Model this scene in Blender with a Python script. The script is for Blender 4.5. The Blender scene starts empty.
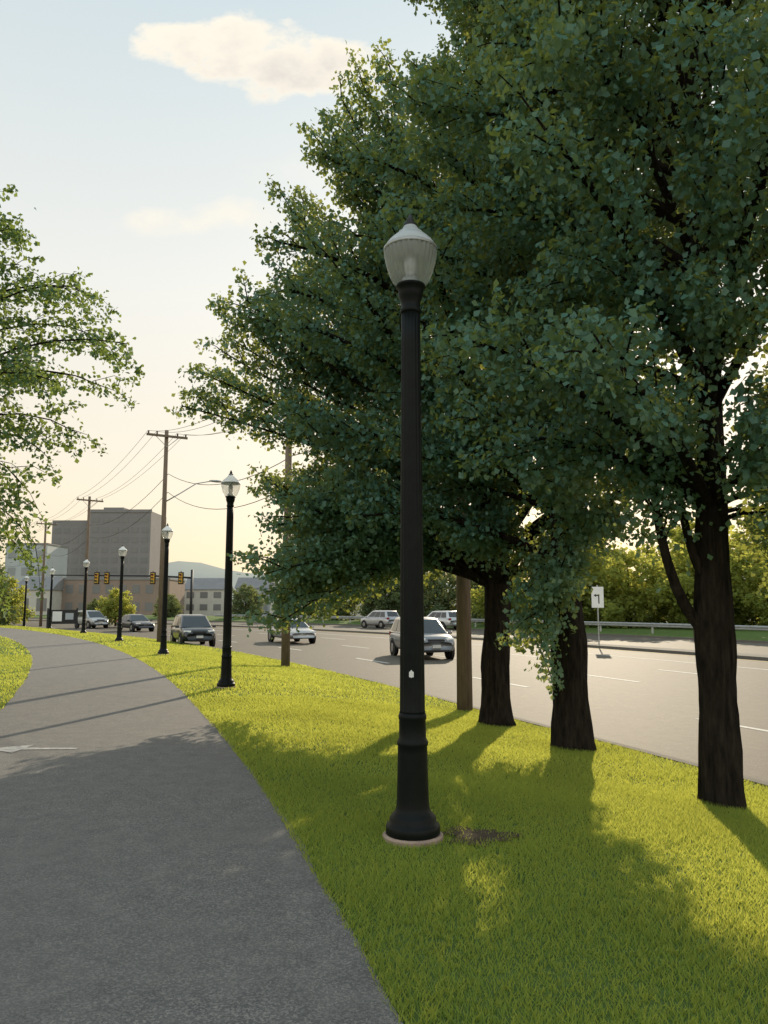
import bpy, math, random
import numpy as np
from mathutils import Vector, Matrix
R = math.radians
rnd = random.Random(7)
scene = bpy.context.scene
COL = scene.collection

# ------------------------------------------------------------------ helpers
class MB:
    def __init__(s): s.v = []; s.f = []
    def add(s, vs, fs):
        o = len(s.v); s.v += [tuple(p) for p in vs]; s.f += [tuple(i + o for i in q) for q in fs]; return s
    def box(s, c, d, rot=None):
        vs = []
        for x in (-.5, .5):
            for y in (-.5, .5):
                for z in (-.5, .5):
                    p = Vector((x * d[0], y * d[1], z * d[2]))
                    if rot: p = rot @ p
                    vs.append(p + Vector(c))
        return s.add(vs, [(0, 1, 3, 2), (4, 6, 7, 5), (0, 4, 5, 1), (2, 3, 7, 6), (0, 2, 6, 4), (1, 5, 7, 3)])
    def tube(s, pts, rad, n=8, cap=True):
        pts = [Vector(p) for p in pts]
        if not hasattr(rad, '__len__'): rad = [rad] * len(pts)
        vs = []; fs = []; prev = None
        for i, p in enumerate(pts):
            t = (pts[min(i + 1, len(pts) - 1)] - pts[max(i - 1, 0)])
            t = t.normalized() if t.length > 1e-9 else Vector((0, 0, 1))
            if prev is None:
                ref = Vector((1, 0, 0)) if abs(t.x) < .8 else Vector((0, 1, 0))
            else: ref = prev
            a = (ref - t * ref.dot(t)).normalized(); b = t.cross(a); prev = a
            for k in range(n):
                w = 2 * math.pi * k / n
                vs.append(p + (a * math.cos(w) + b * math.sin(w)) * rad[i])
        for i in range(len(pts) - 1):
            for k in range(n):
                fs.append((i * n + k, i * n + (k + 1) % n, (i + 1) * n + (k + 1) % n, (i + 1) * n + k))
        if cap:
            fs.append(tuple(range(n))[::-1]); m = (len(pts) - 1) * n
            fs.append(tuple(m + k for k in range(n)))
        return s.add(vs, fs)
    def lathe(s, prof, n=32, flute=0, amp=0.0, c=(0, 0)):
        vs = []; fs = []
        for r, z in prof:
            for k in range(n):
                w = 2 * math.pi * k / n
                rr = r * (1 + (amp * math.cos(flute * w) if flute else 0))
                vs.append((c[0] + rr * math.cos(w), c[1] + rr * math.sin(w), z))
        for i in range(len(prof) - 1):
            for k in range(n):
                fs.append((i * n + k, i * n + (k + 1) % n, (i + 1) * n + (k + 1) % n, (i + 1) * n + k))
        fs.append(tuple(range(n))[::-1]); m = (len(prof) - 1) * n
        fs.append(tuple(m + k for k in range(n)))
        return s.add(vs, fs)
    def build(s, name, mat, parent=None, smooth=False, bevel=0, sub=0):
        me = bpy.data.meshes.new(name); me.from_pydata(s.v, [], s.f); me.update()
        o = bpy.data.objects.new(name, me); COL.objects.link(o)
        me.materials.append(mat)
        if parent: o.parent = parent
        if smooth: me.shade_smooth()
        if bevel:
            m = o.modifiers.new('bevel', 'BEVEL'); m.width = bevel; m.segments = 2
        if sub:
            m = o.modifiers.new('sub', 'SUBSURF'); m.levels = sub; m.render_levels = sub
        return o

def tag(o, label, cat, group=None, kind=None):
    if label: o['label'] = label
    if cat: o['category'] = cat
    if group: o['group'] = group
    if kind: o['kind'] = kind
    return o
def thing(name, label, cat, loc, rz=0, group=None):
    o = bpy.data.objects.new(name, None); COL.objects.link(o)
    o.location = loc; o.rotation_euler = (0, 0, rz); o.empty_display_size = .2
    return tag(o, label, cat, group)
def copy_tree(o, parent=None):
    c = o.copy(); COL.objects.link(c); c.parent = parent
    for ch in list(o.children): copy_tree(ch, c)
    return c

# ------------------------------------------------------------------ materials
def newmat(name):
    m = bpy.data.materials.new(name); m.use_nodes = True
    nt = m.node_tree; nt.nodes.clear()
    out = nt.nodes.new('ShaderNodeOutputMaterial')
    return m, nt, out
def noise(nt, vec, scale, detail=4, rough=.6):
    n = nt.nodes.new('ShaderNodeTexNoise'); n.inputs['Scale'].default_value = scale
    n.inputs['Detail'].default_value = detail; n.inputs['Roughness'].default_value = rough
    nt.links.new(vec, n.inputs['Vector']); return n
def mixc(nt, f, a, b, bt='MIX'):
    n = nt.nodes.new('ShaderNodeMix'); n.data_type = 'RGBA'; n.blend_type = bt
    for i, val in ((0, f), (6, a), (7, b)):
        if hasattr(val, 'links'): nt.links.new(val, n.inputs[i])
        elif i == 0: n.inputs[0].default_value = val
        else: n.inputs[i].default_value = (*val, 1)
    return n.outputs[2]
def ramp(nt, fac, a, b):
    n = nt.nodes.new('ShaderNodeMapRange'); n.inputs[1].default_value = a; n.inputs[2].default_value = b
    nt.links.new(fac, n.inputs[0]); return n.outputs[0]
def mathn(nt, op, a, b=None, c=None):
    n = nt.nodes.new('ShaderNodeMath'); n.operation = op
    for i, val in enumerate((a, b, c)):
        if val is None: continue
        if hasattr(val, 'links'): nt.links.new(val, n.inputs[i])
        else: n.inputs[i].default_value = val
    return n.outputs[0]
def objvec(nt, scl=(1, 1, 1)):
    tc = nt.nodes.new('ShaderNodeTexCoord'); mp = nt.nodes.new('ShaderNodeMapping')
    mp.inputs['Scale'].default_value = scl; nt.links.new(tc.outputs['Object'], mp.inputs['Vector'])
    return mp.outputs['Vector']
def simple(name, c1, c2=None, scale=6, rough=.6, spec=.4, metal=0, bump=0, scl=(1, 1, 1), detail=5, bscale=None, coat=0, dist=.03):
    m, nt, out = newmat(name)
    b = nt.nodes.new('ShaderNodeBsdfPrincipled'); nt.links.new(b.outputs[0], out.inputs[0])
    vec = objvec(nt, scl); n = noise(nt, vec, scale, detail)
    if c2 is None: c2 = tuple(x * .75 for x in c1)
    f = ramp(nt, n.outputs[0], .3, .7)
    nt.links.new(mixc(nt, f, c1, c2), b.inputs['Base Color'])
    b.inputs['Roughness'].default_value = rough; b.inputs['Metallic'].default_value = metal
    b.inputs['Specular IOR Level'].default_value = spec; b.inputs['Coat Weight'].default_value = coat
    if bump:
        n2 = noise(nt, vec, bscale or scale, detail)
        bm = nt.nodes.new('ShaderNodeBump'); bm.inputs['Strength'].default_value = bump; bm.inputs['Distance'].default_value = dist
        nt.links.new(n2.outputs[0], bm.inputs['Height']); nt.links.new(bm.outputs[0], b.inputs['Normal'])
    return m
def asphalt(name, dark, light, big, rough, spec, patchy=.6, sc=90):
    m, nt, out = newmat(name)
    b = nt.nodes.new('ShaderNodeBsdfPrincipled'); nt.links.new(b.outputs[0], out.inputs[0])
    vec = objvec(nt)
    v = nt.nodes.new('ShaderNodeTexVoronoi'); v.inputs['Scale'].default_value = sc; nt.links.new(vec, v.inputs['Vector'])
    sep = nt.nodes.new('ShaderNodeSeparateColor'); nt.links.new(v.outputs['Color'], sep.inputs[0])
    g = mixc(nt, mathn(nt, 'POWER', sep.outputs[0], 2.0), dark, light)
    n1 = noise(nt, vec, big, 6, .65); n2 = noise(nt, vec, 5.5, 5, .6)
    mid = tuple((x + y) * .42 for x, y in zip(dark, light))
    g = mixc(nt, mathn(nt, 'MULTIPLY', ramp(nt, n1.outputs[0], .35, .7), patchy), g, mid)
    g2 = mixc(nt, ramp(nt, n2.outputs[0], .3, .75), (.82, .82, .82), (1.13, 1.12, 1.1))
    g = mixc(nt, 1.0, g, g2, 'MULTIPLY')
    nt.links.new(g, b.inputs['Base Color'])
    b.inputs['Roughness'].default_value = rough; b.inputs['Specular IOR Level'].default_value = spec
    bm = nt.nodes.new('ShaderNodeBump'); bm.inputs['Strength'].default_value = .4; bm.inputs['Distance'].default_value = .005
    nt.links.new(v.outputs['Distance'], bm.inputs['Height']); nt.links.new(bm.outputs[0], b.inputs['Normal'])
    return m
def leafmat(name, ca, cb, ct, trans=.35, gloss=.05):
    m, nt, out = newmat(name)
    at = nt.nodes.new('ShaderNodeAttribute'); at.attribute_name = 'rnd'
    d = nt.nodes.new('ShaderNodeBsdfDiffuse'); nt.links.new(mixc(nt, at.outputs['Fac'], ca, cb), d.inputs[0])
    t = nt.nodes.new('ShaderNodeBsdfTranslucent')
    nt.links.new(mixc(nt, at.outputs['Fac'], tuple(x * .65 for x in ct), ct), t.inputs[0])
    mx = nt.nodes.new('ShaderNodeMixShader'); mx.inputs[0].default_value = trans
    nt.links.new(d.outputs[0], mx.inputs[1]); nt.links.new(t.outputs[0], mx.inputs[2])
    if gloss:
        g = nt.nodes.new('ShaderNodeBsdfGlossy'); g.inputs['Roughness'].default_value = .55; g.inputs[0].default_value = (.9, .95, .9, 1)
        m2 = nt.nodes.new('ShaderNodeMixShader'); m2.inputs[0].default_value = gloss
        nt.links.new(mx.outputs[0], m2.inputs[1]); nt.links.new(g.outputs[0], m2.inputs[2]); mx = m2
    nt.links.new(mx.outputs[0], out.inputs[0])
    return m

M = {}
M['path'] = asphalt('path_asphalt', (.092, .089, .088), (.265, .243, .222), .7, .8, .3, .7, 120)
M['road'] = asphalt('road_asphalt', (.075, .064, .050), (.18, .155, .124), .16, .77, .20, 1.0)
M['soil'] = simple('lawn_soil', (.11, .16, .042), (.07, .11, .03), 3, .95, .1, bump=.6, bscale=40)
M['bare'] = simple('bare_soil', (.12, .09, .062), (.06, .046, .032), 18, .95, .1, bump=1, bscale=50)
M['far'] = simple('far_ground', (.12, .14, .08), (.10, .12, .07), .05, .95, .1)  # grass green greyed to put far haze into the colour
M['kerb'] = simple('kerb_concrete', (.17, .155, .135), (.12, .11, .095), 5, .9, .2, bump=.2)
M['white'] = simple('road_paint_white', (.66, .64, .59), (.42, .41, .38), 9, .8, .2)
M['worn'] = simple('worn_paint', (.46, .45, .43), (.18, .175, .17), 16, .8, .3, detail=8)
M['yellow'] = simple('road_paint_yellow', (.55, .38, .06), (.35, .25, .06), 9, .8, .2)
M['grass'] = leafmat('grass_blades', (.078, .165, .046), (.155, .25, .066), (.80, .80, .13), .52, 0)
M['leafA'] = leafmat('tree_leaves', (.040, .138, .116), (.088, .205, .152), (.56, .58, .09), .33, .035)
M['leafL'] = leafmat('maple_leaves', (.045, .12, .072), (.085, .175, .09), (.36, .44, .07), .38, .03)
M['leafF'] = leafmat('far_leaves', (.15, .21, .06), (.22, .26, .075), (.66, .64, .12), .52, 0)
M['leafD'] = leafmat('far_dark_leaves', (.11, .16, .095), (.15, .19, .105), (.34, .36, .10), .42, 0)
M['bark'] = simple('tree_bark', (.052, .042, .034), (.010, .008, .007), 9, .95, .06, bump=1.0, scl=(2.1, 2.1, .34), bscale=12, detail=8, dist=.14)
M['wood'] = simple('pole_wood', (.22, .165, .12), (.12, .09, .07), 7, .9, .15, bump=.4, scl=(3, 3, .3))
M['black'] = simple('lamp_black_paint', (.004, .0055, .0055), (.007, .009, .0085), 12, .45, .12, bump=.05)
M['foot'] = simple('footing_concrete', (.40, .30, .23), (.26, .19, .16), 14, .95, .2, bump=.3)
M['sticker'] = simple('sticker_white', (.75, .75, .72), (.6, .6, .58), 20, .5)
M['wire'] = simple('wire_black', (.03, .03, .03), None, 3, .6)
M['galv'] = simple('galvanised_steel', (.42, .43, .43), (.30, .31, .31), 4, .5, .5, metal=.6)
M['dark'] = simple('dark_metal', (.02, .021, .022), None, 4, .55)
M['sigyel'] = simple('signal_yellow', (.62, .36, .03), (.5, .28, .03), 4, .5)
M['red'] = simple('lens_red', (.22, .02, .015), None, 4, .25)
M['amber'] = simple('lens_amber', (.4, .2, .02), None, 4, .25)
M['green'] = simple('lens_green', (.03, .18, .10), None, 4, .25)
M['tyre'] = simple('tyre_rubber', (.015, .015, .015), None, 8, .85, .2)
M['rim'] = simple('wheel_rim', (.4, .4, .41), None, 5, .3, .5, metal=.8)
M['glass'] = simple('car_glass', (.02, .025, .028), (.03, .035, .038), 3, .06, .8)
M['lens'] = simple('headlight_glass', (.8, .8, .77), (.7, .7, .68), 20, .12, .8)
M['tail'] = simple('tail_light', (.3, .02, .02), None, 10, .2)
M['plate'] = simple('plate_white', (.6, .6, .58), None, 10, .5)
M['signw'] = simple('sign_white', (.80, .80, .77), (.74, .74, .72), 3, .5)
M['tower'] = simple('tower_concrete', (.225, .215, .215), (.20, .19, .195), .25, .85, .2)  # concrete grey with distance haze mixed into the colour
M['towerw'] = simple('tower_windows', (.14, .14, .145), (.17, .17, .17), .2, .35, .5)
M['brickb'] = simple('low_brick', (.28, .215, .18), (.24, .19, .16), .6, .9, .2)
M['pale'] = simple('pale_cladding', (.42, .45, .47), (.36, .39, .41), .3, .8, .2)
M['palew'] = simple('pale_windows', (.26, .28, .29), (.22, .24, .25), .3, .4, .5)
M['roofm'] = simple('grey_roof', (.24, .235, .24), (.20, .20, .205), .6, .9, .2)
M['housew'] = simple('house_siding', (.52, .50, .46), (.44, .42, .39), .8, .85, .2)
M['hill'] = simple('hazy_hills', (.36, .37, .34), (.32, .34, .32), .012, 1.0, 0)  # pale tone is distance haze painted into the base colour

def glassy(name, col, tr, rough, gl=.35, gcol=None):
    m, nt, out = newmat(name)
    vec = objvec(nt); n = noise(nt, vec, 9, 3)
    t = nt.nodes.new('ShaderNodeBsdfTranslucent'); nt.links.new(mixc(nt, n.outputs[0], col, tuple(x * .85 for x in col)), t.inputs[0])
    p = nt.nodes.new('ShaderNodeBsdfTransparent'); p.inputs[0].default_value = (.95, .96, .96, 1)
    b = nt.nodes.new('ShaderNodeBsdfPrincipled'); b.inputs['Base Color'].default_value = (*(gcol or col), 1); b.inputs['Roughness'].default_value = rough
    b.inputs['Specular IOR Level'].default_value = .9
    m1 = nt.nodes.new('ShaderNodeMixShader'); m1.inputs[0].default_value = tr
    nt.links.new(t.outputs[0], m1.inputs[1]); nt.links.new(p.outputs[0], m1.inputs[2])
    m2 = nt.nodes.new('ShaderNodeMixShader'); m2.inputs[0].default_value = gl
    nt.links.new(m1.outputs[0], m2.inputs[1]); nt.links.new(b.outputs[0], m2.inputs[2]); nt.links.new(m2.outputs[0], out.inputs[0])
    return m
M['globe'] = glassy('globe_glass', (.88, .86, .80), .80, .06, .20, (.60, .64, .66))
M['hood'] = glassy('globe_hood', (.86, .90, .92), .28, .15, .36)

# ------------------------------------------------------------------ alignment of path and road
FL = np.arange(-15, 230, .1)
def theta_of(l): return np.radians(np.clip(14.6 + .37 * l, 9, 58))
FT = theta_of(FL)
FX = np.cumsum(-np.sin(FT) * .1); FY = np.cumsum(np.cos(FT) * .1)
i0 = int(round(15 / .1)); FX = FX - FX[i0] + .95; FY = FY - FY[i0]
def sm(a, b, x):
    t = np.clip((np.asarray(x, float) - a) / (b - a), 0, 1); return t * t * (3 - 2 * t)
def base_z(l): return -.1 * sm(6, 15, l)
def prof(s): return -.40 * sm(1.2, 5.6, s)
def P(l, s):
    x = np.interp(l, FL, FX); y = np.interp(l, FL, FY); t = np.interp(l, FL, FT)
    return x + s * np.cos(t), y + s * np.sin(t)
def locate(x, y):
    d = (FX - x) ** 2 + (FY - y) ** 2; i = int(np.argmin(d))
    return FL[i], (x - FX[i]) * math.cos(FT[i]) + (y - FY[i]) * math.sin(FT[i]), FT[i]
def gz(x, y):
    l, s, t = locate(x, y)
    return float(base_z(l) + (prof(s) if s < 5.62 else -.55))
ST = np.concatenate([np.arange(-12, 40, .5), np.arange(40, 221, 2.)])
def ribbon(name, sec, mat, ls=ST, jag=0, smooth=True):
    mb = MB(); n = len(sec); vs = []; fs = []
    for i, l in enumerate(ls):
        for j, (s, z) in enumerate(sec):
            ss = s
            if jag and j in (0, n - 1):
                ss += jag * (math.sin(l * 3.1 + j) * .5 + math.sin(l * 7.7 + 2 * j) * .35 + math.sin(l * 1.3) * .6)
            x, y = P(l, ss); vs.append((float(x), float(y), float(base_z(l)) + z))
    for i in range(len(ls) - 1):
        for j in range(n - 1):
            fs.append((i * n + j, i * n + j + 1, (i + 1) * n + j + 1, (i + 1) * n + j))
    mb.add(vs, fs)
    return mb.build(name, mat, smooth=smooth)
def struct(o): o['kind'] = 'structure'; return o

gs = [-45, -20, -8, -4, -3.05, 0, .6] + list(np.arange(1.2, 5.61, .4)) + [5.63]
struct(ribbon('lawn', [(s, float(prof(s))) for s in gs], M['soil']))
struct(ribbon('path', [(-3.05, .008), (-1.5, .010), (0, .008)], M['path'], jag=.025))
struct(ribbon('kerb', [(5.63, -.60), (5.63, -.385), (5.78, -.390), (5.80, -.56)], M['kerb'], smooth=False))
struct(ribbon('road', [(5.79, -.55), (15, -.55), (25, -.55), (36.5, -.55)], M['road']))
struct(ribbon('median', [(24.2, -.56), (24.2, -.42), (25.6, -.42), (25.6, -.56)], M['kerb'], smooth=False))
struct(ribbon('far_kerb', [(36.4, -.56), (36.4, -.42), (36.6, -.42)], M['kerb'], smooth=False))
struct(ribbon('far_verge', [(36.6, -.43), (40, -.2), (60, -.25), (90, -.9)], M['soil']))
for s in (9.6, 13.4, 17.0):
    mb = MB()
    for l in np.arange(-8, 90, 9.0):
        q = []
        for k in range(7):
            for ds in (-.07, .07):
                x, y = P(l + k * .5, s + ds); q.append((float(x), float(y), float(base_z(l + k * .5)) - .545))
        mb.add(q, [(2 * k, 2 * k + 1, 2 * k + 3, 2 * k + 2) for k in range(6)])
    struct(mb.build('road_marking', M['white']))
struct(ribbon('road_marking', [(23.6, -.545), (23.74, -.545)], M['yellow']))
struct(ribbon('road_marking', [(26.2, -.545), (26.34, -.545)], M['yellow']))
struct(ribbon('road_marking', [(20.4, -.545), (20.54, -.545)], M['white']))
mb = MB(); N = 64
mb.add([(0, 0, -1.0)] + [(1800 * math.cos(2 * math.pi * k / N), 1800 * math.sin(2 * math.pi * k / N), -1.0) for k in range(N)],
       [(0, k + 1, (k + 1) % N + 1) for k in range(N)])
struct(mb.build('ground', M['far']))

# faded arrow on the path, draped on the surface
ax, ay = -3.5, 9.05
def ar(u, w):
    x, y = ax + u, ay + w - .03 * u
    l, s, t = locate(x, y); i = int((l + 12) // .5); l0 = -12 + .5 * i; f = (l - l0) / .5
    z = float(base_z(l0)) * (1 - f) + float(base_z(l0 + .5)) * f
    return (x, y, z + .0145)
mk = MB()
mk.add([ar(.0, -.055), ar(.0, .055), ar(-.31, .06), ar(-.31, -.06), ar(-.62, .065), ar(-.62, -.065)], [(0, 1, 2, 3), (3, 2, 4, 5)])
mk.add([ar(-.62, -.28), ar(-.62, .28), ar(-.83, .14), ar(-.83, -.14), ar(-1.05, 0)], [(0, 1, 2, 3), (3, 2, 4)])
struct(mk.build('path_marking', M['worn']))

# bare soil beside the lamp
mb = MB(); pts = []
for k in range(48):
    w = 2 * math.pi * k / 48; r = 1 + .22 * math.sin(3 * w + 1) + .15 * math.sin(7 * w) + .1 * math.sin(13 * w + 2) + rnd.uniform(-.08, .08)
    x = .66 + .25 * r * math.cos(w); y = 5.58 + .20 * r * math.sin(w); pts.append((x, y, gz(x, y) + .010))
mb.add(pts, [tuple(range(48))]); struct(mb.build('bare_soil', M['bare']))

# ------------------------------------------------------------------ grass blades
def quadmesh(name, V, per, mat, parent=None, seed=1):
    n = len(V) // per
    me = bpy.data.meshes.new(name)
    me.vertices.add(len(V)); me.vertices.foreach_set('co', V.astype(np.float32).ravel())
    me.loops.add(len(V)); me.loops.foreach_set('vertex_index', np.arange(len(V), dtype=np.int32))
    me.polygons.add(n); me.polygons.foreach_set('loop_start', np.arange(0, len(V), per, dtype=np.int32))
    me.update(calc_edges=True)
    a = me.attributes.new('rnd', 'FLOAT', 'FACE')
    C0 = V[::per]
    x, y, z = C0[:, 0], C0[:, 1], C0[:, 2]
    cl = .5 + .25 * np.sin(x * 2.1 + 1.3 * np.sin(y * 1.7 + z)) + .25 * np.sin(y * 2.6 + 1.1 * np.sin(x * 1.3 + z * 2.2))
    val = .55 * np.random.default_rng(seed).random(n) + .45 * cl
    a.data.foreach_set('value', val.astype(np.float32))
    me.materials.append(mat)
    o = bpy.data.objects.new(name, me); COL.objects.link(o)
    if parent: o.parent = parent
    return o
rg = np.random.default_rng(5)
def blades(n, l0, l1, s0, s1, h, w, pw=1.0):
    l = l0 + (l1 - l0) * rg.random(n) ** pw; s = s0 + (s1 - s0) * rg.random(n)
    x, y = P(l, s)
    patch = .5 + .5 * np.sin(x * 2.3 + np.sin(y * 1.7) * 1.5) * np.sin(y * 2.9 + np.cos(x * 1.3))
    z = base_z(l) + prof(s)
    dd = np.sqrt(((x - .66) / .25) ** 2 + ((y - 5.58) / .2) ** 2)
    keep = rg.random(n) < np.clip((dd - .35) * 1.1, .08, 1)
    keep &= (x - .20) ** 2 + (y - 5.55) ** 2 > .21 ** 2
    l, s, x, y, z, patch = [q[keep] for q in (l, s, x, y, z, patch)]; n = len(x)
    hh = h * (.5 + .8 * rg.random(n)) * (.75 + .55 * patch); a = rg.random(n) * 2 * np.pi; ww = w * (.6 + .8 * rg.random(n))
    b = rg.random(n) * 2 * np.pi; lean = hh * (.2 + 1.0 * rg.random(n))
    V = np.zeros((n, 3, 3))
    V[:, 0] = np.stack([x - np.cos(a) * ww, y - np.sin(a) * ww, z - .004], 1)
    V[:, 1] = np.stack([x + np.cos(a) * ww, y + np.sin(a) * ww, z - .004], 1)
    V[:, 2] = np.stack([x + np.cos(b) * lean, y + np.sin(b) * lean, z + hh], 1)
    return V.reshape(-1, 3)
GV = np.concatenate([
    blades(230000, 1.2, 7.5, -.03, 5.6, .036, .0042),
    blades(120000, 7.5, 15, -.03, 5.6, .038, .0065),
    blades(70000, 15, 34, -.02, 5.6, .045, .012),
    blades(30000, 34, 80, -.02, 5.6, .055, .022),
    blades(45000, 9, 30, -8, -3.04, .05, .01),
    blades(15000, 30, 70, -9, -3.04, .06, .022)])
tag(quadmesh('grass', GV, 3, M['grass'], seed=3), None, None, kind='stuff')

# ------------------------------------------------------------------ trees
def leafverts(Pn, L, rg, down=.4, W=.80):
    n = len(Pn)
    d = rg.normal(size=(n, 3)); d[:, 2] -= down * 1.5; d /= np.linalg.norm(d, axis=1)[:, None]
    nn = rg.normal(size=(n, 3)); nn[:, 2] += .7
    sd = np.cross(d, nn); sd /= np.linalg.norm(sd, axis=1)[:, None]; nn = np.cross(sd, d)
    s = (L * (.6 + .8 * rg.random(n)))[:, None]
    V = np.zeros((n, 4, 3))
    V[:, 0] = Pn
    V[:, 1] = Pn + d * s * .62 + sd * s * .5 * W + nn * s * .12
    V[:, 2] = Pn + d * s
    V[:, 3] = Pn + d * s * .62 - sd * s * .5 * W + nn * s * .12
    return V.reshape(-1, 3)
def bez(a, b, c, t): return a * (1 - t) ** 2 + b * 2 * t * (1 - t) + c * t * t
def make_tree(name, label, cat, loc, trunk, env, nl, nsub, nleaf, leaf, mat, seed, zmin, group=None, sub_len=1.0, sig=.13, bark='bark', extra=(), up=.25, flare=.2, back=None, spread=.9, arch=0, jit=.09, thin=1.0, droop=.12, rlo=.72, rhi=1.08):
    r = random.Random(seed); rg = np.random.default_rng(seed)
    root = thing(name, label, cat, loc, 0, group)
    T = [Vector(p[:3]) for p in trunk]; TR = [p[3] for p in trunk]
    pts = []; rad = []
    for i in range(len(T) - 1):
        for k in range(8):
            f = k / 8; pts.append(T[i].lerp(T[i + 1], f)); rad.append(TR[i] * (1 - f) + TR[i + 1] * f)
    pts.append(T[-1]); rad.append(TR[-1])
    for i, p in enumerate(pts):
        rad[i] *= 1 + flare * math.exp(-max(p.z, 0) / .12)
        rad[i] *= 1 + .05 * math.sin(p.z * 5 + seed)
    NS = 28
    mb = MB(); mb.tube(pts, rad, NS)
    for i in range(len(mb.v)):
        x, y, z = mb.v[i]; k = i % NS; w = 2 * math.pi * k / NS
        j = 1 + .06 * math.sin(2 * w + z * 1.7 + seed) + .05 * math.sin(5 * w - z * 2) + .045 * math.sin(11 * w + 2.5 * math.sin(z * 2)) + r.uniform(-.025, .025)
        c = pts[min(i // NS, len(pts) - 1)]
        mb.v[i] = (c.x + (x - c.x) * j, c.y + (y - c.y) * j, z)
    mb.build('trunk', M[bark], root, smooth=True)
    def axis(z):
        for i in range(len(T) - 1):
            if z <= T[i + 1].z:
                f = (z - T[i].z) / max(T[i + 1].z - T[i].z, 1e-6); f = max(0, f)
                return T[i].lerp(T[i + 1], f), TR[i] * (1 - f) + TR[i + 1] * f
        return T[-1].copy(), TR[-1]
    ez = [e[0] for e in env]; er = [e[1] for e in env]
    zs = np.linspace(ez[0], ez[-1], 200); w = np.interp(zs, ez, er) + .25; cw = np.cumsum(w) / w.sum()
    br = MB(); A = []; B = []; Wt = []
    limbs = []
    for i in range(nl):
        zt = float(np.interp((i + r.random()) / nl, cw, zs))
        ph = i * 2.39996 + r.uniform(-.35, .35)
        if back and zt < back[0] and math.cos(ph - back[1]) > back[2]: continue
        rr = float(np.interp(zt, ez, er)) * r.uniform(rlo, rhi) * (1 + jit * math.sin(3 * ph + seed + zt * .8) + .6 * jit * math.sin(5 * ph + zt * 1.9))
        if i % 5 == 0: rr *= .55
        ztop = T[-1].z
        z0 = min(max(zt - rr * r.uniform(.15, .75), zmin), ztop - .1)
        a, ra = axis(z0); c0, _ = axis(min(zt, ztop))
        end = Vector((c0.x + rr * math.cos(ph), c0.y + rr * math.sin(ph), zt))
        mid = a.lerp(end, .55); mid.z = max(a.z, end.z) * .6 + min(a.z, end.z) * .4 + up * rr * .3 + arch
        limbs.append((a, mid, end, thin * min(ra * .5, .018 + .014 * (end - a).length), .28))
    for a, m_, e, ra in extra: limbs.append((Vector(a), Vector(m_), Vector(e), ra, .28 if ra < .05 else .62))
    for a, m_, e, ra, t0 in limbs:
        ln = (e - a).length
        br.tube([bez(a, m_, e, k / 7) for k in range(8)], [ra * (1 - (.85 if t0 < .5 else .5) * k / 7) + .004 for k in range(8)], 8, False)
        if t0 < .5: A.append(bez(a, m_, e, .5)); B.append(e); Wt.append(.7 * ln * .5)
        for k in range(nsub):
            t = t0 + (1 - t0) * (k + r.random()) / nsub
            p = bez(a, m_, e, t); tg = ((m_ - a) * (1 - t) + (e - m_) * t).normalized()
            q = Vector((r.gauss(0, 1), r.gauss(0, 1), r.gauss(0, .8))); q -= tg * q.dot(tg); q.normalize()
            dr = (tg * r.uniform(.6, 1.2) + q * spread + Vector((0, 0, up * .6))).normalized()
            sl = sub_len * r.uniform(.45, 1.15) * (1.25 - .55 * t) * min(1.0, ln / 2.2 + .25)
            q2 = p + dr * sl + Vector((0, 0, -droop * sl))
            br.tube([p, p.lerp(q2, .5) + Vector((0, 0, (.04 + droop * .3) * sl)), q2], [.012 * thin, .008 * thin, .003], 4, False)
            A.append(p.lerp(q2, .1)); B.append(q2 + dr * .05); Wt.append(sl)
    br.build('branches', M[bark], root, smooth=True)
    A = np.array([tuple(p) for p in A]); B = np.array([tuple(p) for p in B]); Wt = np.array(Wt); Wt /= Wt.sum()
    idx = rg.choice(len(A), nleaf, p=Wt); u = rg.random(nleaf)[:, None]
    Pn = A[idx] + (B[idx] - A[idx]) * u + rg.normal(size=(nleaf, 3)) * sig * (1.2 - .85 * u)
    quadmesh('crown', leafverts(Pn, leaf, rg), 4, mat, root, seed)
    return root

xa, ya = 1.95, 13.6
ex = []
re_ = random.Random(17)
for k in range(34):
    zz_ = re_.uniform(1.75, 4.3)
    xe = re_.uniform(-3.85, -3.2) if zz_ < 2.7 else re_.uniform(-4.0, -2.7)
    ex.append(((0, 0, 2.35 + .1 * (k % 8)), (-1.6, re_.uniform(-.8, .6), max(3.3, zz_ + .5)), (xe, re_.uniform(-2.0, 1.2), zz_), .035))
for k in range(10):
    ex.append(((0, 0, 3.6 + .2 * k), (-2.6, re_.uniform(-.8, .6), 4.8 + .12 * k), (-5.45 + .16 * k, re_.uniform(-1.4, .8), 5.5 + .26 * k), .045))
for k in range(18):
    f = k / 17
    ex.append(((0, 0, 4.4 + 3.6 * f), (-1.7 + .6 * f, re_.uniform(-.8, .5), 5.8 + 3.2 * f), (-4.2 + 2.1 * f + re_.uniform(-.5, .4), re_.uniform(-1.4, .9), 7.2 + 4.5 * f), .04))
make_tree('broadleaf_tree', 'tall dark green tree beside the wooden pole, leftmost of three big trunks', 'tree', (xa, ya, gz(xa, ya) - .03),
          [(0, 0, 0, .26), (-.02, 0, 1.0, .24), (.06, .05, 2.4, .23), (.05, .1, 5, .19), (0, .1, 9, .11), (0, .05, 13.6, .02)],
          [(2.3, 2.4), (2.8, 3.1), (4.0, 3.9), (5.9, 4.8), (7.4, 4.2), (9.0, 3.4), (10.4, 2.5), (11.8, 1.7), (13.0, .9), (14.2, .2)],
          112, 12, 190000, .079, M['leafA'], 21, 2.4, up=.55, extra=ex, back=(7.4, R(52), -.15), spread=.54, jit=.13, rlo=.66, rhi=1.12)
xb, yb = 2.66, 11.1
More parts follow.
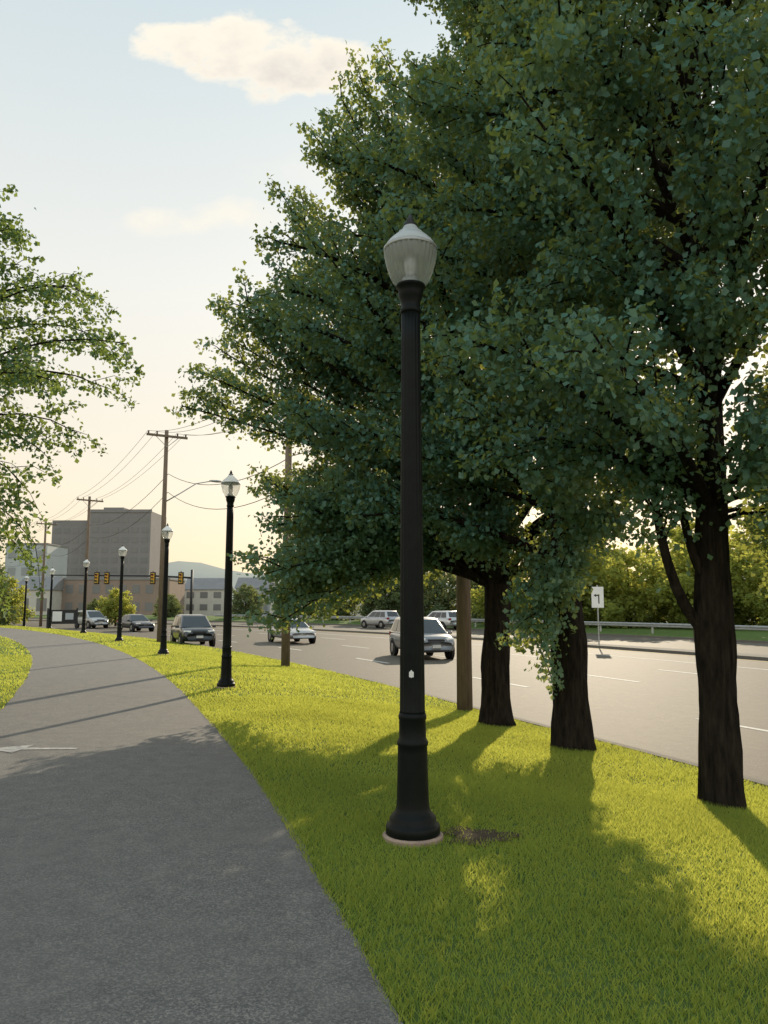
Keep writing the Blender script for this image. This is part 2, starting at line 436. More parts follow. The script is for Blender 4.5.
make_tree('broadleaf_tree', 'tall dark green tree with straight trunk, middle of three big trunks', 'tree', (xb, yb, gz(xb, yb) - .03),
          [(0, 0, 0, .26), (-.03, 0, 1.0, .235), (-.06, .02, 2.4, .22), (.1, .05, 5, .18), (.1, 0, 9, .1), (0, 0, 12.8, .02)],
          [(2.8, 1.6), (3.2, 2.8), (4.5, 3.5), (6, 3.7), (8, 3.3), (10, 2.5), (12, 1.6), (13.6, .2)],
          104, 12, 118000, .075, M['leafA'], 32, 2.6, up=.55, back=(7.2, R(52), -.15), spread=.58, jit=.12, rlo=.66, rhi=1.1,
          extra=[((0, 0, 2.5), (-.36, -.3, 2.5), (-.50, -.3, 1.4), .022), ((0, 0, 2.7), (-.34, -.5, 3.0), (-.52, -.45, 1.9), .022), ((0, 0, 2.8), (-.1, -.6, 3.2), (-.15, -.8, 2.4), .022)])
xc, yc = 3.28, 7.75
make_tree('broadleaf_tree', 'nearest big tree with forking trunk and curved low limb at the right', 'tree', (xc, yc, gz(xc, yc) - .03),
          [(0, 0, 0, .205), (.01, 0, .9, .18), (0, 0, 1.8, .17), (.08, .05, 3.2, .14), (.1, 0, 6, .1), (0, 0, 11.6, .02)],
          [(3.1, 1.5), (3.55, 2.5), (5.0, 3.1), (6.6, 3.2), (8.5, 2.6), (10.5, 1.6), (12.2, .2)],
          97, 12, 120000, .068, M['leafA'], 43, 2.9, up=.5, back=(7.0, R(48), -.1), spread=.6, jit=.12, rlo=.7, rhi=1.08,
          extra=[((-.02, 0, 1.65), (-.52, -.05, 1.95), (-.60, -.1, 3.5), .062), ((-.05, 0, 2.2), (-.26, 0, 2.5), (-.32, .05, 3.7), .052),
                 ((0, 0, 2.7), (.45, -.4, 3.2), (.75, -.7, 2.1), .025), ((0, 0, 2.9), (.7, -.5, 3.4), (1.2, -.9, 2.4), .03), ((0, 0, 3.0), (.25, -.6, 3.4), (.35, -1.1, 2.7), .03), ((0, 0, 2.8), (.6, .2, 3.2), (1.0, .3, 2.4), .025)])
xl, yl = -9.3, 13.0
exl = []
for k in range(10):
    exl.append(((0, 0, 3.2 + .3 * k), (2.4, re_.uniform(-.8, .8), 5.3 + .42 * k), (4.85 - abs(k - 4) * .30 + re_.uniform(-.6, .1), re_.uniform(-1.5, 1.5), 4.4 + .44 * k), .03))
for k in range(5):
    exl.append(((0, 0, 2.8 + .2 * k), (2.0, re_.uniform(-.6, .6), 4.3 + .2 * k), (2.75 + .14 * k, re_.uniform(-1, 1), 1.9 + .45 * k), .022))
make_tree('maple_tree', 'loose leafy tree overhanging the path from the left edge', 'tree', (xl, yl, gz(xl, yl) - .03),
          [(0, 0, 0, .24), (0, 0, 1.2, .2), (.05, 0, 3, .17), (0, 0, 6, .1), (0, 0, 9.6, .02)],
          [(2.2, 1.2), (3.0, 2.6), (4.4, 3.0), (6.0, 3.4), (7.2, 3.4), (8.4, 2.8), (9.4, 2.1), (10.2, .3)],
          30, 11, 30000, .084, M['leafL'], 54, 2.2, up=.1, arch=.5, thin=.65, sub_len=1.1, droop=.34, spread=.56, sig=.10, extra=exl, rlo=.55, rhi=1.12, jit=.18)

# ------------------------------------------------------------------ street lamps
def make_lamp():
    root = thing('street_lamp', 'black lamp post with glass acorn globe standing in the grass, nearest and tallest in view', 'street lamp', (0, 0, 0), 0, None)
    MB().lathe([(.210, -.05), (.210, .025), (.196, .035)], 40).build('footing', M['foot'], root)
    MB().lathe([(.18, .03), (.188, .04), (.188, .085), (.180, .10), (.162, .11), (.162, .14), (.142, .165), (.124, .185), (.115, .215), (.111, .28), (.107, .42), (.104, .58), (.103, .62), (.110, .632), (.110, .65), (.100, .668), (.095, .68), (.094, .80), (.099, .81), (.099, .83), (.090, .85)], 48).build('base', M['black'], root, smooth=True)
    MB().lathe([(.090, .85)] + [(.086 - .018 * k / 12, .86 + 2.92 * k / 12) for k in range(13)], 96, 16, .035).build('shaft', M['black'], root, smooth=True)
    MB().lathe([(.066, 3.76), (.079, 3.77), (.079, 3.79), (.070, 3.81), (.072, 3.85), (.086, 3.885), (.094, 3.92), (.094, 3.96), (.110, 3.968), (.110, 3.985), (.10, 3.99)], 40).build('capital', M['black'], root, smooth=True)
    gl = MB().lathe([(.104, 3.986), (.135, 4.02), (.162, 4.08), (.182, 4.15), (.194, 4.21), (.197, 4.245), (.194, 4.262)], 144, 30, .022).build('globe', M['globe'], root, smooth=True)
    MB().lathe([(.197, 4.252), (.203, 4.258), (.203, 4.276), (.195, 4.282)], 48).build('rim', M['galv'], gl, smooth=True)
    hd = MB().lathe([(.195, 4.279), (.184, 4.302), (.164, 4.33), (.138, 4.356), (.112, 4.378), (.094, 4.392), (.092, 4.402), (.075, 4.412), (.062, 4.43), (.052, 4.448), (.046, 4.46)], 48).build('hood', M['hood'], root, smooth=True)
    MB().lathe([(.05, 4.452), (.05, 4.472), (.022, 4.48), (.03, 4.497), (.022, 4.52), (.008, 4.55)], 20).build('finial', M['dark'], hd, smooth=True)
    MB().lathe([(.06, 3.99), (.065, 4.0), (.06, 4.04), (.03, 4.06), (.045, 4.09), (.05, 4.18), (.035, 4.23), (.01, 4.25)], 20).build('lamp_socket', M['galv'], gl, smooth=True)
    return root
lamps = [(.20, 5.55), (-3.26, 16.2), (-7.6, 26.9), (-12.4, 36.5), (-18.15, 47), (-24.5, 57), (-31, 67), (-37.7, 77)]
lab = ['', 'second nearest black lamp post, on the grass just right of the path bend',
       'third nearest black lamp post along the path, in front of the utility pole',
       'fourth nearest black lamp post along the curving path, just left of the utility pole',
       'fifth nearest black lamp post along the path, right of the dark notice board',
       'sixth nearest black lamp post along the path, left of the dark notice board',
       'seventh nearest black lamp post, second from the left edge', 'most distant black lamp post at the left edge of the view']
proto = make_lamp()
for i, (x, y) in enumerate(lamps):
    o = proto if i == 0 else copy_tree(proto)
    o.location = (x, y, gz(x, y)); o['group'] = 'lamp posts along the path'; o.rotation_euler[2] = .3 * i
    if i: o['label'] = lab[i]
mb = MB(); a0 = R(-96)
for k in range(5):
    w = a0 + (k - 2) * .09; mb.v.append((.0905 * math.cos(w), .0905 * math.sin(w), 1.10 if k != 2 else 1.095))
for k in range(5):
    w = a0 + (k - 2) * .09; mb.v.append((.0900 * math.cos(w), .0900 * math.sin(w), 1.135 + (.015 if k == 2 else .006 if k in (1, 3) else 0)))
mb.f += [(k, k + 1, k + 6, k + 5) for k in range(4)]
mb.build('sticker', M['sticker'], proto)

# ------------------------------------------------------------------ utility poles and wires
def upole(x, y, h, label, arm=True, light=False, r=.15):
    l, s, t = locate(x, y)
    root = thing('utility_pole', label, 'utility pole', (x, y, gz(x, y) - .02), t, 'wooden utility poles beside the road')
    MB().tube([(0, 0, 0), (0, 0, h * .5), (0, 0, h)], [r, r * .85, r * .68], 16).build('shaft', M['wood'], root, smooth=True)
    if arm:
        ca = MB().box((0, -.16, h - .35), (2.2, .1, .12)).build('crossarm', M['wood'], root, bevel=.008)
        MB().tube([(-.6, -.16, h - .4), (0, -.16, h - .95), (.6, -.16, h - .4)], .02, 6).build('brace', M['galv'], root)
        for dx in (-1.0, -.55, .55, 1.0):
            MB().lathe([(.03, h - .29), (.05, h - .26), (.03, h - .22), (.05, h - .19), (.025, h - .14)], 10, c=(dx, -.16)).build('insulator', M['dark'], ca)
    if light:
        pts = [(.1, 0, h * .66), (.8, 0, h * .70), (1.7, 0, h * .755), (2.6, 0, h * .775)]
        la = MB().tube(pts, [.035, .03, .028, .025], 8).build('lamp_arm', M['galv'], root, smooth=True)
        MB().lathe([(.03, -.42), (.10, -.3), (.13, 0), (.10, .25), (.03, .32)], 16).build('luminaire', M['galv'], la, smooth=True).matrix_local = Matrix.Translation((2.85, 0, h * .775)) @ Matrix.Rotation(R(90), 4, 'Y') @ Matrix.Diagonal((.55, 1, 1, 1))
    return root, t
poles = [(-3.3, 26.2, 9.6), (-11.8, 41.0, 11.4), (-24.7, 64, 11.3), (-36.2, 82, 11.2), (-52, 103, 11.2)]
plab = ['utility pole mostly hidden in the low foliage left of the big trees', 'tall wooden utility pole with crossarm and street light arm, tallest of those in the open',
        'wooden utility pole with crossarm in front of the grey tower', 'smaller distant utility pole at the left side of the grey tower', 'farthest utility pole near the left edge']
for i, (x, y, h) in enumerate(poles): upole(x, y, h, plab[i], True, i == 1)
r0, _ = upole(1.62, 15.8, 8.0, 'plain pale wooden pole between the lamp post and the big tree trunks', False, r=.16)
pole_top = []
for x, y, h in [(12, 2, 10.9)] + poles:
    l, s, t = locate(x, y); pole_top.append((x, y, gz(x, y) + h, t))
for wi, (dx, dz, sg, lb) in enumerate([(-1.0, -.13, .5, 'outer left wire strung on top of the utility pole crossarms'), (-.55, -.13, .55, 'inner left wire strung on top of the utility pole crossarms'),
        (.55, -.13, .6, 'inner right wire strung on top of the utility pole crossarms'), (1.0, -.13, .5, 'outer right wire strung on top of the utility pole crossarms'),
        (.16, -2.4, .8, 'upper of the heavy cables slung below the crossarms'), (.17, -3.4, .9, 'lower of the heavy cables slung below the crossarms')]):
    pts = []
    for i in range(len(pole_top) - 1):
        a = pole_top[i]; b = pole_top[i + 1]
        pa = Vector((a[0] + dx * math.cos(a[3]), a[1] + dx * math.sin(a[3]), a[2] + dz)); pb = Vector((b[0] + dx * math.cos(b[3]), b[1] + dx * math.sin(b[3]), b[2] + dz))
        for k in range(14):
            f = k / 14; p = pa.lerp(pb, f); p.z -= sg * 4 * f * (1 - f); pts.append(p)
    tag(MB().tube(pts, .010 if wi < 4 else .015, 5).build('overhead_wire', M['wire']), lb, 'wire', 'overhead wires')

# ------------------------------------------------------------------ cars
def car(x, y, label, paint, kind='suv', away=False, yaw=0):
    l, s, t = locate(x, y)
    suv = kind == 'suv'
    root = thing('suv' if suv else 'sedan_car', label, 'car', (x, y, float(base_z(l)) - .55), t + (0 if away else math.pi) + yaw, 'cars on the road')
    H = 1.72 if suv else 1.46
    pm = simple('car_paint', paint, tuple(c * .92 for c in paint), 2, .28, .5, metal=.35, coat=.6)
    if suv:
        stn = [(-2.28, .50, .84, .74), (-2.22, .36, 1.0, .86), (-1.9, .30, 1.06, .91), (-1.0, .27, 1.06, .93), (.3, .27, 1.05, .93), (1.0, .27, 1.05, .92), (1.30, .28, 1.05, .91), (1.75, .29, 1.0, .90), (2.0, .30, .93, .87), (2.14, .34, .84, .80), (2.22, .42, .72, .70)]
    else:
        stn = [(-2.30, .50, .76, .74), (-2.24, .34, .88, .86), (-1.9, .28, .94, .90), (-1.0, .26, .93, .91), (.3, .26, .91, .91), (1.0, .26, .91, .90), (1.35, .27, .88, .89), (1.85, .28, .80, .87), (2.15, .30, .73, .82), (2.30, .36, .62, .72)]
    vs = []; fs = []
    for (yy, zb, zt, w) in stn:
        half = [(0, zb), (w * .86, zb), (w * .97, zb + .14), (w, zb + (zt - zb) * .5), (w * .98, zt - .12), (w * .90, zt - .02), (w * .6, zt + .015), (0, zt + .03)]
        ring = half + [(-a, b) for a, b in half[-2:0:-1]]
        vs += [(a, yy, b) for a, b in ring]
    n = len(vs) // len(stn)
    for i in range(len(stn) - 1):
        for j in range(n): fs.append((i * n + j, i * n + (j + 1) % n, (i + 1) * n + (j + 1) % n, (i + 1) * n + j))
    fs.append(tuple(range(n))); m = (len(stn) - 1) * n; fs.append(tuple(m + j for j in range(n))[::-1])
    MB().add(vs, fs).build('body', pm, root, smooth=True, sub=1)
    zb = 1.02 if suv else .89
    yb0, yb1, yr0, yr1 = (-2.16, 1.30, -1.80, .35) if suv else (-1.75, 1.1, -1.0, .2)
    wb, wr = (.84, .66) if suv else (.84, .62)
    c = [(-wb, yb0, zb), (wb, yb0, zb), (wb, yb1, zb), (-wb, yb1, zb), (-wr, yr0, H - .06), (wr, yr0, H - .06), (wr, yr1, H - .06), (-wr, yr1, H - .06)]
    top = [(-wr * .72, yr0 + .3, H), (wr * .72, yr0 + .3, H), (wr * .72, yr1 - .4, H), (-wr * .72, yr1 - .4, H)]
    cab = MB().add(c + top, [(0, 1, 5, 4), (1, 2, 6, 5), (2, 3, 7, 6), (3, 0, 4, 7), (4, 5, 9, 8), (5, 6, 10, 9), (6, 7, 11, 10), (7, 4, 8, 11), (8, 9, 10, 11)])
    cab.build('roof', pm, root, bevel=.05, smooth=True)
    C = [Vector(p) for p in c]
    def pane(i0, i1, i2, i3, u0, u1, v0, v1, name):
        a, b, d, e = C[i0], C[i1], C[i2], C[i3]
        nrm = (b - a).cross(e - a).normalized()
        q = []
        for u, v in ((u0, v0), (u1, v0), (u1, v1), (u0, v1)):
            q.append((a.lerp(b, u)).lerp(e.lerp(d, u), v) + nrm * .012)
        q2 = [p - nrm * .02 for p in q]
        MB().add(q + q2, [(0, 1, 2, 3), (4, 7, 6, 5), (0, 4, 5, 1), (1, 5, 6, 2), (2, 6, 7, 3), (3, 7, 4, 0)]).build(name, M['glass'], root)
    pane(2, 3, 7, 6, .06, .94, .06, .93, 'windscreen')
    pane(0, 1, 5, 4, .09, .91, .2, .9, 'rear_window')
    for q in ((1, 2, 6, 5), (3, 0, 4, 7)):
        for u0, u1 in ((.08, .32), (.345, .60), (.625, .90)):
            uu = (u0, u1) if q[0] == 1 else (1 - u1, 1 - u0)
            pane(*q, uu[0], uu[1], .12, .88, 'side_window')
    for yy in (1.40, -1.36):
        for sx in (-1, 1):
            wh = MB().tube([(sx * .70, yy, .35), (sx * .72, yy, .35), (sx * .92, yy, .35), (sx * .935, yy, .35)], [.31, .355, .355, .31], 24).build('wheel', M['tyre'], root)
            MB().tube([(sx * .93, yy, .35), (sx * .942, yy, .35)], [.22, .18], 16).build('rim', M['rim'], wh)
            MB().tube([(sx * .80, yy, .36), (sx * .925, yy, .36)], [.42, .42], 24).build('wheel_arch', M['dark'], root)
    zl = .80 if suv else .66
    fy = -.06 if suv else 0
    MB().box((0, 2.205 + fy, zl - .06), (.72, .12, .24 if suv else .14)).build('grille', M['dark'], root, bevel=.02)
    MB().box((0, 2.225 + fy, .44), (1.15, .1, .18 if suv else .12)).build('lower_grille', M['dark'], root, bevel=.02)
    MB().box((0, 2.29 + fy, .56), (.36, .02, .13)).build('number_plate', M['plate'], root)
    for sx in (-1, 1):
        MB().box((sx * .62, 2.08 + fy, zl + .04), (.40, .2, .11), Matrix.Rotation(-sx * R(24), 3, 'Z')).build('headlight', M['lens'], root, bevel=.03)
        MB().box((sx * .70, -2.2, zl + .16), (.26, .12, .2)).build('tail_light', M['tail'], root, bevel=.02)
        MB().box((sx * 1.0, .95, zb + .06), (.2, .12, .14)).build('mirror', pm, root, bevel=.03)
    return root
car(1.6, 34, 'grey suv with pale headlights driving toward the viewer right of the near lamp post', (.20, .20, .205), 'suv', yaw=-.20)
car(-10.7, 43.5, 'dark suv driving toward the viewer just left of the second lamp post', (.03, .032, .034), 'suv', yaw=-.12)
car(-21.4, 67, 'small dark car behind the fourth lamp post', (.03, .032, .04), 'sedan')
car(-28.6, 76, 'distant pale car left of the fourth lamp post', (.4, .4, .4), 'suv')
car(-5.6, 47, 'pale silver car half hidden under the low branches', (.4, .4, .4), 'sedan', yaw=-.1)
car(-.4, 76, 'silver car far across the road just left of the near lamp post', (.45, .45, .46), 'suv', True)
car(5.2, 72, 'white car far across the road behind the grey suv', (.6, .6, .6), 'suv', True)

# ------------------------------------------------------------------ guard rail
rail = thing('guard_rail', 'long galvanised guard rail beyond the far side of the road', 'guard rail', (0, 0, 0))
zr = lambda l: float(base_z(l)) - .30
ls = np.arange(6, 96, 2.0)
vs = []; fs = []
secn = [(0, .42), (.05, .47), (.05, .53), (0, .57), (.05, .61), (.05, .67), (0, .72)]
for l in ls:
    for ds, dz in secn:
        x, y = P(l, 38.0 - ds); vs.append((float(x), float(y), zr(l) + dz))
n = len(secn)
for i in range(len(ls) - 1):
    for j in range(n - 1): fs.append((i * n + j, i * n + j + 1, (i + 1) * n + j + 1, (i + 1) * n + j))
MB().add(vs, fs).build('beam', M['galv'], rail)
for l in np.arange(8, 94, 4.0):
    x, y = P(l, 38.1); MB().box((float(x), float(y), zr(l) + .3), (.12, .14, .85)).build('post', M['galv'], rail)

# ------------------------------------------------------------------ signs
def roadsign(x, y, z0, z1, w, h, zc, label):
    root = thing('road_sign', label, 'sign', (x, y, z0), R(-12))
    MB().tube([(0, 0, 0), (0, 0, z1 - z0)], .035, 10).build('post', M['galv'], root)
    pn = MB().box((0, -.05, zc - z0), (w, .02, h)).build('sign_panel', M['signw'], root, bevel=.008)
    b = zc - z0; yy = -.066
    MB().add([(.03, yy, b - h * .3), (.09, yy, b - h * .3), (.09, yy, b + h * .12), (.03, yy, b + h * .06)], [(0, 1, 2, 3)]).add(
        [(.09, yy, b + h * .12), (-.08, yy, b + h * .12), (-.08, yy, b + h * .06), (.03, yy, b + h * .06)], [(0, 1, 2, 3)]).add(
        [(-.08, yy, b + h * .17), (-.2, yy, b + h * .09), (-.08, yy, b + h * .01)], [(0, 1, 2)]).build('arrow_symbol', M['dark'], pn)
roadsign(11.3, 41, -.5, 2.65, .62, 1.1, 2.0, 'white rectangular road sign with dark arrow seen between the trunks')
x, y = -29.8, 72
root = thing('notice_board', 'dark framed notice board with white panels on the grass by the far path', 'sign', (x, y, gz(x, y)), R(24))
for sx in (-1.25, 1.25): MB().box((sx, 0, .9), (.16, .16, 2.1)).build('post', M['dark'], root)
MB().box((0, 0, 1.15), (2.34, .1, 1.3)).build('frame', M['dark'], root)
MB().box((-.45, -.06, 1.2), (.8, .02, .9)).build('panel', M['signw'], root)
MB().box((.6, -.06, 1.2), (.7, .02, .6)).build('panel', M['pale'], root)

# ------------------------------------------------------------------ traffic signals on mast arm
mx0, my0 = -21.4, 86.0
root = thing('signal_mast', 'dark signal mast with long horizontal arm over the far junction', 'traffic signal mast', (mx0, my0, -.7))
MB().tube([(0, 0, 0), (0, 0, 6.2)], [.17, .13], 14).build('pole', M['dark'], root, smooth=True)
MB().tube([(0, 0, 5.3), (-4, 0, 5.5), (-15.5, 0, 5.6)], [.12, .10, .06], 12).build('arm', M['dark'], root, smooth=True)
MB().lathe([(.3, 0), (.3, .1), (.2, .14)], 16).build('base', M['dark'], root)
def signal(px, label):
    x = (px - 384) / 770 * 85.6
    rt = thing('traffic_signal', label, 'traffic light', (x, my0 - .25, 4.0), 0, 'traffic lights on the mast arm')
    MB().box((0, .1, .55), (.62, .03, 1.35)).build('backplate', M['dark'], rt)
    hs = MB().box((0, -.03, .55), (.36, .2, 1.1)).build('housing', M['sigyel'], rt, bevel=.02)
    for k, (c, zz) in enumerate((('green', .2), ('amber', .55), ('red', .9))):
        MB().tube([(0, -.13, zz), (0, -.15, zz)], .12, 14).build('lens', M[c], hs)
        v = MB()
        for q in range(9):
            w = math.pi * q / 8; v.v += [(.14 * math.cos(w), -.13, zz + .14 * math.sin(w)), (.14 * math.cos(w), -.34, zz + .13 * math.sin(w))]
        v.f += [(2 * q, 2 * q + 1, 2 * q + 3, 2 * q + 2) for q in range(8)]
        v.build('visor', M['dark'], hs)
    MB().box((0, .1, 1.1), (.08, .08, .5)).build('bracket', M['dark'], rt)
for px, lb in ((97, 'leftmost yellow traffic light on the mast arm, in front of the grey tower'), (107, 'second traffic light from the left on the mast arm'),
               (153, 'yellow traffic light on the mast arm just left of the utility pole'), (181, 'rightmost yellow traffic light, next to the mast')):
    signal(px, lb)

# ------------------------------------------------------------------ buildings
def block(mb, x0, x1, y0, y1, z0, z1): mb.box(((x0 + x1) / 2, (y0 + y1) / 2, (z0 + z1) / 2), (x1 - x0, y1 - y0, z1 - z0)); return mb
tw = thing('apartment_tower', 'large grey brown slab tower with flat roof on the skyline', 'building', (-86, 225, -1))
block(MB(), -1, 17.5, 0, 16, 0, 30).build('wall', M['tower'], tw)
block(MB(), -12.3, -1.0, 2, 16, 0, 27.5).build('side_wing', M['tower'], tw)
block(MB(), 2, 8, 4, 11, 30, 31.6).build('roof_plant_room', M['tower'], tw)
block(MB(), -1.2, 17.7, -.2, .2, 29.6, 30.5).build('parapet', M['tower'], tw)
for f in range(9):
    for c in range(6):
        block(MB(), .4 + c * 2.9, 2.3 + c * 2.9, -.06, .1, 3 + f * 2.95, 4.6 + f * 2.95).build('window', M['towerw'], tw)
for f in range(8):
    for c in range(4):
        block(MB(), -11.5 + c * 2.7, -9.7 + c * 2.7, 1.94, 2.1, 3 + f * 2.95, 4.5 + f * 2.95).build('window', M['towerw'], tw)
def lowb(x, y, w, d, h, nwin, fl, wm, label, roof='flat', rz=0, nm='low_building', win='towerw'):
    b = thing(nm, label, 'building', (x, y, -1), rz)
    block(MB(), -w / 2, w / 2, 0, d, 0, h).build('wall', wm, b)
    if roof == 'flat': block(MB(), -w / 2 - .15, w / 2 + .15, -.15, d + .15, h, h + .4).build('roof', M['roofm'], b)
    else:
        MB().add([(-w / 2 - .3, -.3, h), (w / 2 + .3, -.3, h), (w / 2 + .3, d + .3, h), (-w / 2 - .3, d + .3, h), (-w / 2 - .3, d / 2, h + d * .3), (w / 2 + .3, d / 2, h + d * .3)],
                 [(0, 1, 5, 4), (2, 3, 4, 5), (1, 2, 5), (3, 0, 4), (0, 3, 2, 1)]).build('roof', M['roofm'], b)
    for f in range(fl):
        for c in range(nwin):
            xx = -w / 2 + (c + .5) * w / nwin
            block(MB(), xx - w / nwin * .28, xx + w / nwin * .28, -.05, .1, 1.4 + f * (h - .6) / fl, 1.4 + f * (h - .6) / fl + (h / fl) * .45).build('window', M[win], b)
    return b
lowb(-55, 155, 24, 12, 7.6, 9, 2, M['brickb'], 'long low brown brick building in front of the grey tower')
lowb(-86, 185, 10, 12, 17, 3, 4, M['pale'], 'pale blue grey building left of the grey tower', win='palew')
lowb(-40, 172, 9, 9, 6.0, 3, 2, M['housew'], 'pale house with grey pitched roof right of the tall utility pole', 'pitch')
lowb(-30.5, 180, 8, 9, 6.4, 3, 2, M['pale'], 'pale house with pitched roof beside the second lamp post', 'pitch', win='palew')
lowb(-68, 150, 7, 9, 5.5, 2, 1, M['housew'], 'small pale building behind the notice board', 'pitch')
lowb(-12, 170, 26, 14, 7, 8, 2, M['housew'], 'wide pale building behind the cars under the branches')

# hills
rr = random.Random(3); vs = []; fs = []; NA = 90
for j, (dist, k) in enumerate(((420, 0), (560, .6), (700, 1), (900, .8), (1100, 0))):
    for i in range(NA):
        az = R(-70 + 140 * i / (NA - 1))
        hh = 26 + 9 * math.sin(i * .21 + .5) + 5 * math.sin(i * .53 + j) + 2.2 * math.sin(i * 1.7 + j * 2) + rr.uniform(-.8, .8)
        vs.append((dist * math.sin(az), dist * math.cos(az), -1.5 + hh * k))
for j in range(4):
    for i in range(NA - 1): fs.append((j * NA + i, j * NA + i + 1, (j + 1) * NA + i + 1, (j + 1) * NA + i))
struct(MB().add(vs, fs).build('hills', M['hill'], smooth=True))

# ------------------------------------------------------------------ far trees
def far_tree(mat, seed, label):
    return make_tree('roadside_tree', label, 'tree', (0, 0, 0),
        [(0, 0, 0, .16), (.05, 0, 2, .12), (0, 0, 6.4, .02)], [(.5, 1.8), (1.6, 3.0), (3.5, 3.3), (5.2, 2.5), (6.6, 1.2), (7.3, .2)],
        34, 9, 9000, .28, mat, seed, .8, sub_len=1.3, sig=.28, flare=0)
g1 = 'bright green leafy tree behind the guard rail across the road'
fA = far_tree(M['leafF'], 61, g1); fB = far_tree(M['leafD'], 62, 'dull green leafy tree in the distance beyond the road')
def place(src, x, y, sc, rz, label, group, first=[]):
    if src.name in first: o = copy_tree(src)
    else: o = src; first.append(src.name)
    o.location = (x, y, -.55); o.scale = (sc * 1.15, sc * 1.15, sc); o.rotation_euler[2] = rz; o['label'] = label
    if group: o['group'] = group
    elif 'group' in o: del o['group']
    return o
k = 0
for x, y, sc in ((35, 58, 1.05), (30, 60, .9), (25.5, 62, 1.05), (20.5, 65, .95), (16.5, 68, 1.1), (11.5, 74, .85), (39, 53, 1.05), (28, 70, 1.35), (20, 77, 1.4), (36, 70, 1.5)):
    place(fA, x, y, sc, k * 1.9, g1, 'trees behind the guard rail'); k += 1
for x, y, sc in ((6, 86, .9), (0, 92, .85), (-6, 98, .8), (-12, 104, .8), (12, 84, 1.0), (3, 96, 1.1), (-20, 112, .7)):
    place(fB, x, y, sc, k * 1.9, 'dull green leafy tree in the distance beyond the road', 'distant trees beyond the road'); k += 1
place(fA, -27.3, 79, .52, 1.0, 'small bright green tree below the traffic lights', None)
place(fB, -33.8, 64, .85, 2.0, 'green tree at the left edge behind the far lamp posts', None)
place(fA, -41, 84, .7, 2.6, 'bright green tree at the left edge in front of the pale building', None)
for x, y, sc in ((-33, 120, .5), (-36, 128, .55), (-46, 135, .5), (-52, 140, .45)):
    place(fB, x, y, sc, k * 1.3, 'small dull green tree in front of the far buildings', 'small trees in front of the far buildings'); k += 1

# ------------------------------------------------------------------ sky, sun, camera
SUN_AZ, SUN_EL = R(14), R(21.5)
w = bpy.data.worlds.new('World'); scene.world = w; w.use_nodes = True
nt = w.node_tree; nt.nodes.clear()
out = nt.nodes.new('ShaderNodeOutputWorld'); bg = nt.nodes.new('ShaderNodeBackground'); nt.links.new(bg.outputs[0], out.inputs[0])
sky = nt.nodes.new('ShaderNodeTexSky'); sky.sky_type = 'NISHITA'; sky.sun_disc = False
sky.sun_elevation = SUN_EL; sky.sun_rotation = SUN_AZ; sky.air_density = 1.0; sky.dust_density = 2.0; sky.ozone_density = 1.0
tc = nt.nodes.new('ShaderNodeTexCoord'); sp = nt.nodes.new('ShaderNodeSeparateXYZ'); nt.links.new(tc.outputs['Generated'], sp.inputs[0])
X, Y, Z = sp.outputs
Yp = mathn(nt, 'MAXIMUM', Y, .05)
u = mathn(nt, 'DIVIDE', X, Yp); v = mathn(nt, 'DIVIDE', Z, Yp)
cx = nt.nodes.new('ShaderNodeCombineXYZ'); nt.links.new(u, cx.inputs[0]); nt.links.new(mathn(nt, 'MULTIPLY', v, 1.4), cx.inputs[1])
n1 = noise(nt, cx.outputs[0], 17, 10, .60); n2 = noise(nt, cx.outputs[0], 20, 6, .62)
front = mathn(nt, 'GREATER_THAN', Y, .05)
def ell(uc, vc, a, b):
    du = mathn(nt, 'POWER', mathn(nt, 'ABSOLUTE', mathn(nt, 'DIVIDE', mathn(nt, 'SUBTRACT', u, uc), a)), 2)
    dv = mathn(nt, 'POWER', mathn(nt, 'ABSOLUTE', mathn(nt, 'DIVIDE', mathn(nt, 'SUBTRACT', v, vc), b)), 2)
    return mathn(nt, 'SUBTRACT', 1.0, mathn(nt, 'ADD', du, dv))
def cloud(es, dens, lo, hi, amp):
    e = es[0]
    for q in es[1:]: e = mathn(nt, 'SMOOTH_MAX', e, q, .4)
    e = mathn(nt, 'MAXIMUM', e, -3.0)
    e = mathn(nt, 'ADD', e, mathn(nt, 'MULTIPLY', mathn(nt, 'SUBTRACT', n1.outputs[0], .5), amp))
    m = mathn(nt, 'MULTIPLY', mathn(nt, 'MULTIPLY', ramp(nt, e, lo, hi), dens), front)
    return m, e
c1, e1 = cloud([ell(-.285, .785, .080, .036), ell(-.205, .780, .09, .054), ell(-.14, .752, .09, .054), ell(-.075, .750, .085, .044)], 1.0, -.1, .55, 2.9)
c2, _ = cloud([ell(-.30, .520, .07, .022), ell(-.20, .530, .10, .026)], .65, .0, 1.2, 3.2)
c3, _ = cloud([ell(-.10, .60, .12, .03)], .25, .0, 1.6, 3)
cr = nt.nodes.new('ShaderNodeValToRGB'); nt.links.new(Z, cr.inputs[0])
S = .1
def lin(c): return tuple(x / S for x in c)
e = cr.color_ramp.elements
e[0].position = 0; e[0].color = (1.0, .81, .52, 1)
e[1].position = .78; e[1].color = (.55, .71, .79, 1)
x1 = e.new(.14); x1.color = (1.0, .88, .68, 1)
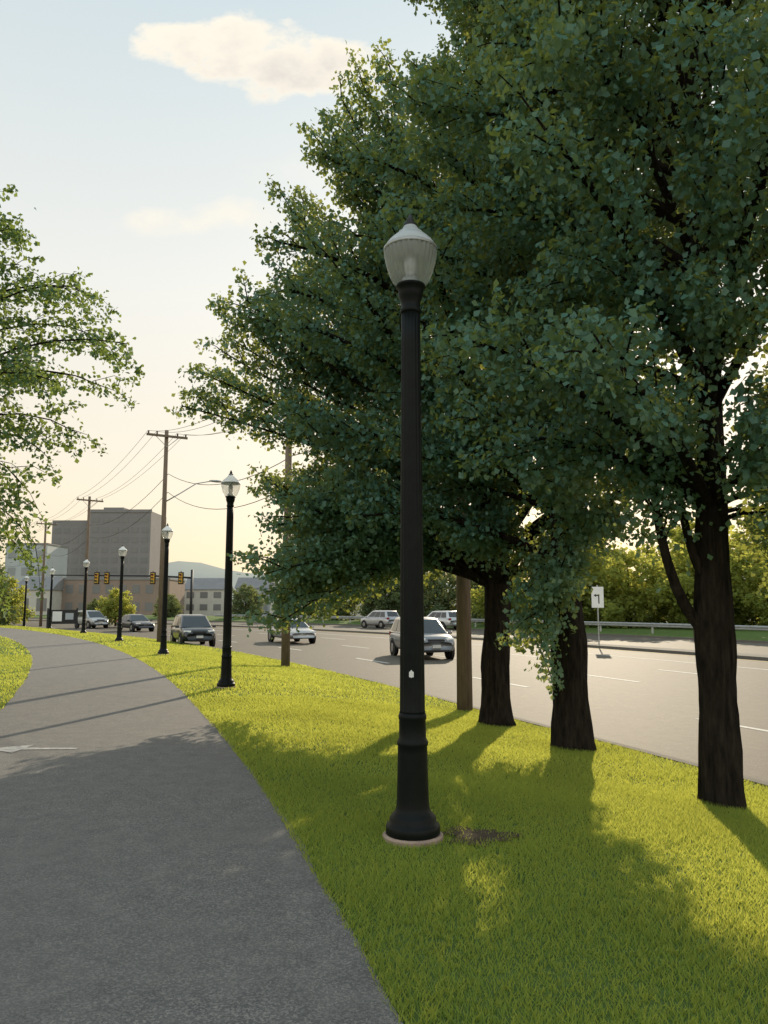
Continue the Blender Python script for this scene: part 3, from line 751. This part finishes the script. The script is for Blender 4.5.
x2 = e.new(.38); x2.color = (.91, .905, .84, 1)
thin = mixc(nt, 1.0, cr.outputs[0], (1.06 / S,) * 3, 'MULTIPLY')
col = mixc(nt, .86, sky.outputs[0], thin)
under = mathn(nt, 'ADD', ramp(nt, v, .80, .72), mathn(nt, 'MULTIPLY', mathn(nt, 'SUBTRACT', n2.outputs[0], .5), 1.2))
core = mathn(nt, 'MULTIPLY', ramp(nt, e1, .3, 1.4), mathn(nt, 'MINIMUM', mathn(nt, 'MAXIMUM', mathn(nt, 'ADD', under, .15), 0.0), 1.0))
ccol = mixc(nt, core, lin((1.04, .97, .83)), lin((.76, .71, .67)))
for c in (c1, c2, c3): col = mixc(nt, c, col, ccol)
bst = nt.nodes.new('ShaderNodeMapRange'); nt.links.new(Y, bst.inputs[0])  # added fill: sky made brighter behind the camera to light the foliage
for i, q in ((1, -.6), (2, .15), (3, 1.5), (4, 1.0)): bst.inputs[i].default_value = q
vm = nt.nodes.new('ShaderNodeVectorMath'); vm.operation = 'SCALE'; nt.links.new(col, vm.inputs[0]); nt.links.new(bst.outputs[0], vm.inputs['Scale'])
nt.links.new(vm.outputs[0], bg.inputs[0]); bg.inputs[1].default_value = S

sun = bpy.data.lights.new('sun', 'SUN'); sun.energy = 5.0; sun.angle = R(.5); sun.color = (1, .85, .63)
so = bpy.data.objects.new('sun', sun); COL.objects.link(so)
d = Vector((math.sin(SUN_AZ) * math.cos(SUN_EL), math.cos(SUN_AZ) * math.cos(SUN_EL), math.sin(SUN_EL)))
so.rotation_euler = d.to_track_quat('Z', 'Y').to_euler(); so.location = d * 60

cam = bpy.data.cameras.new('camera'); co = bpy.data.objects.new('camera', cam); COL.objects.link(co)
cam.sensor_fit = 'VERTICAL'; cam.sensor_height = 36; cam.lens = 36 * 770 / 1024; cam.clip_end = 4000
co.location = (0, 0, 1.6); co.rotation_euler = (R(90 + 6.88), 0, 0)
scene.camera = co
scene.view_settings.view_transform = 'Standard'; scene.view_settings.look = 'None'; scene.view_settings.exposure = 0
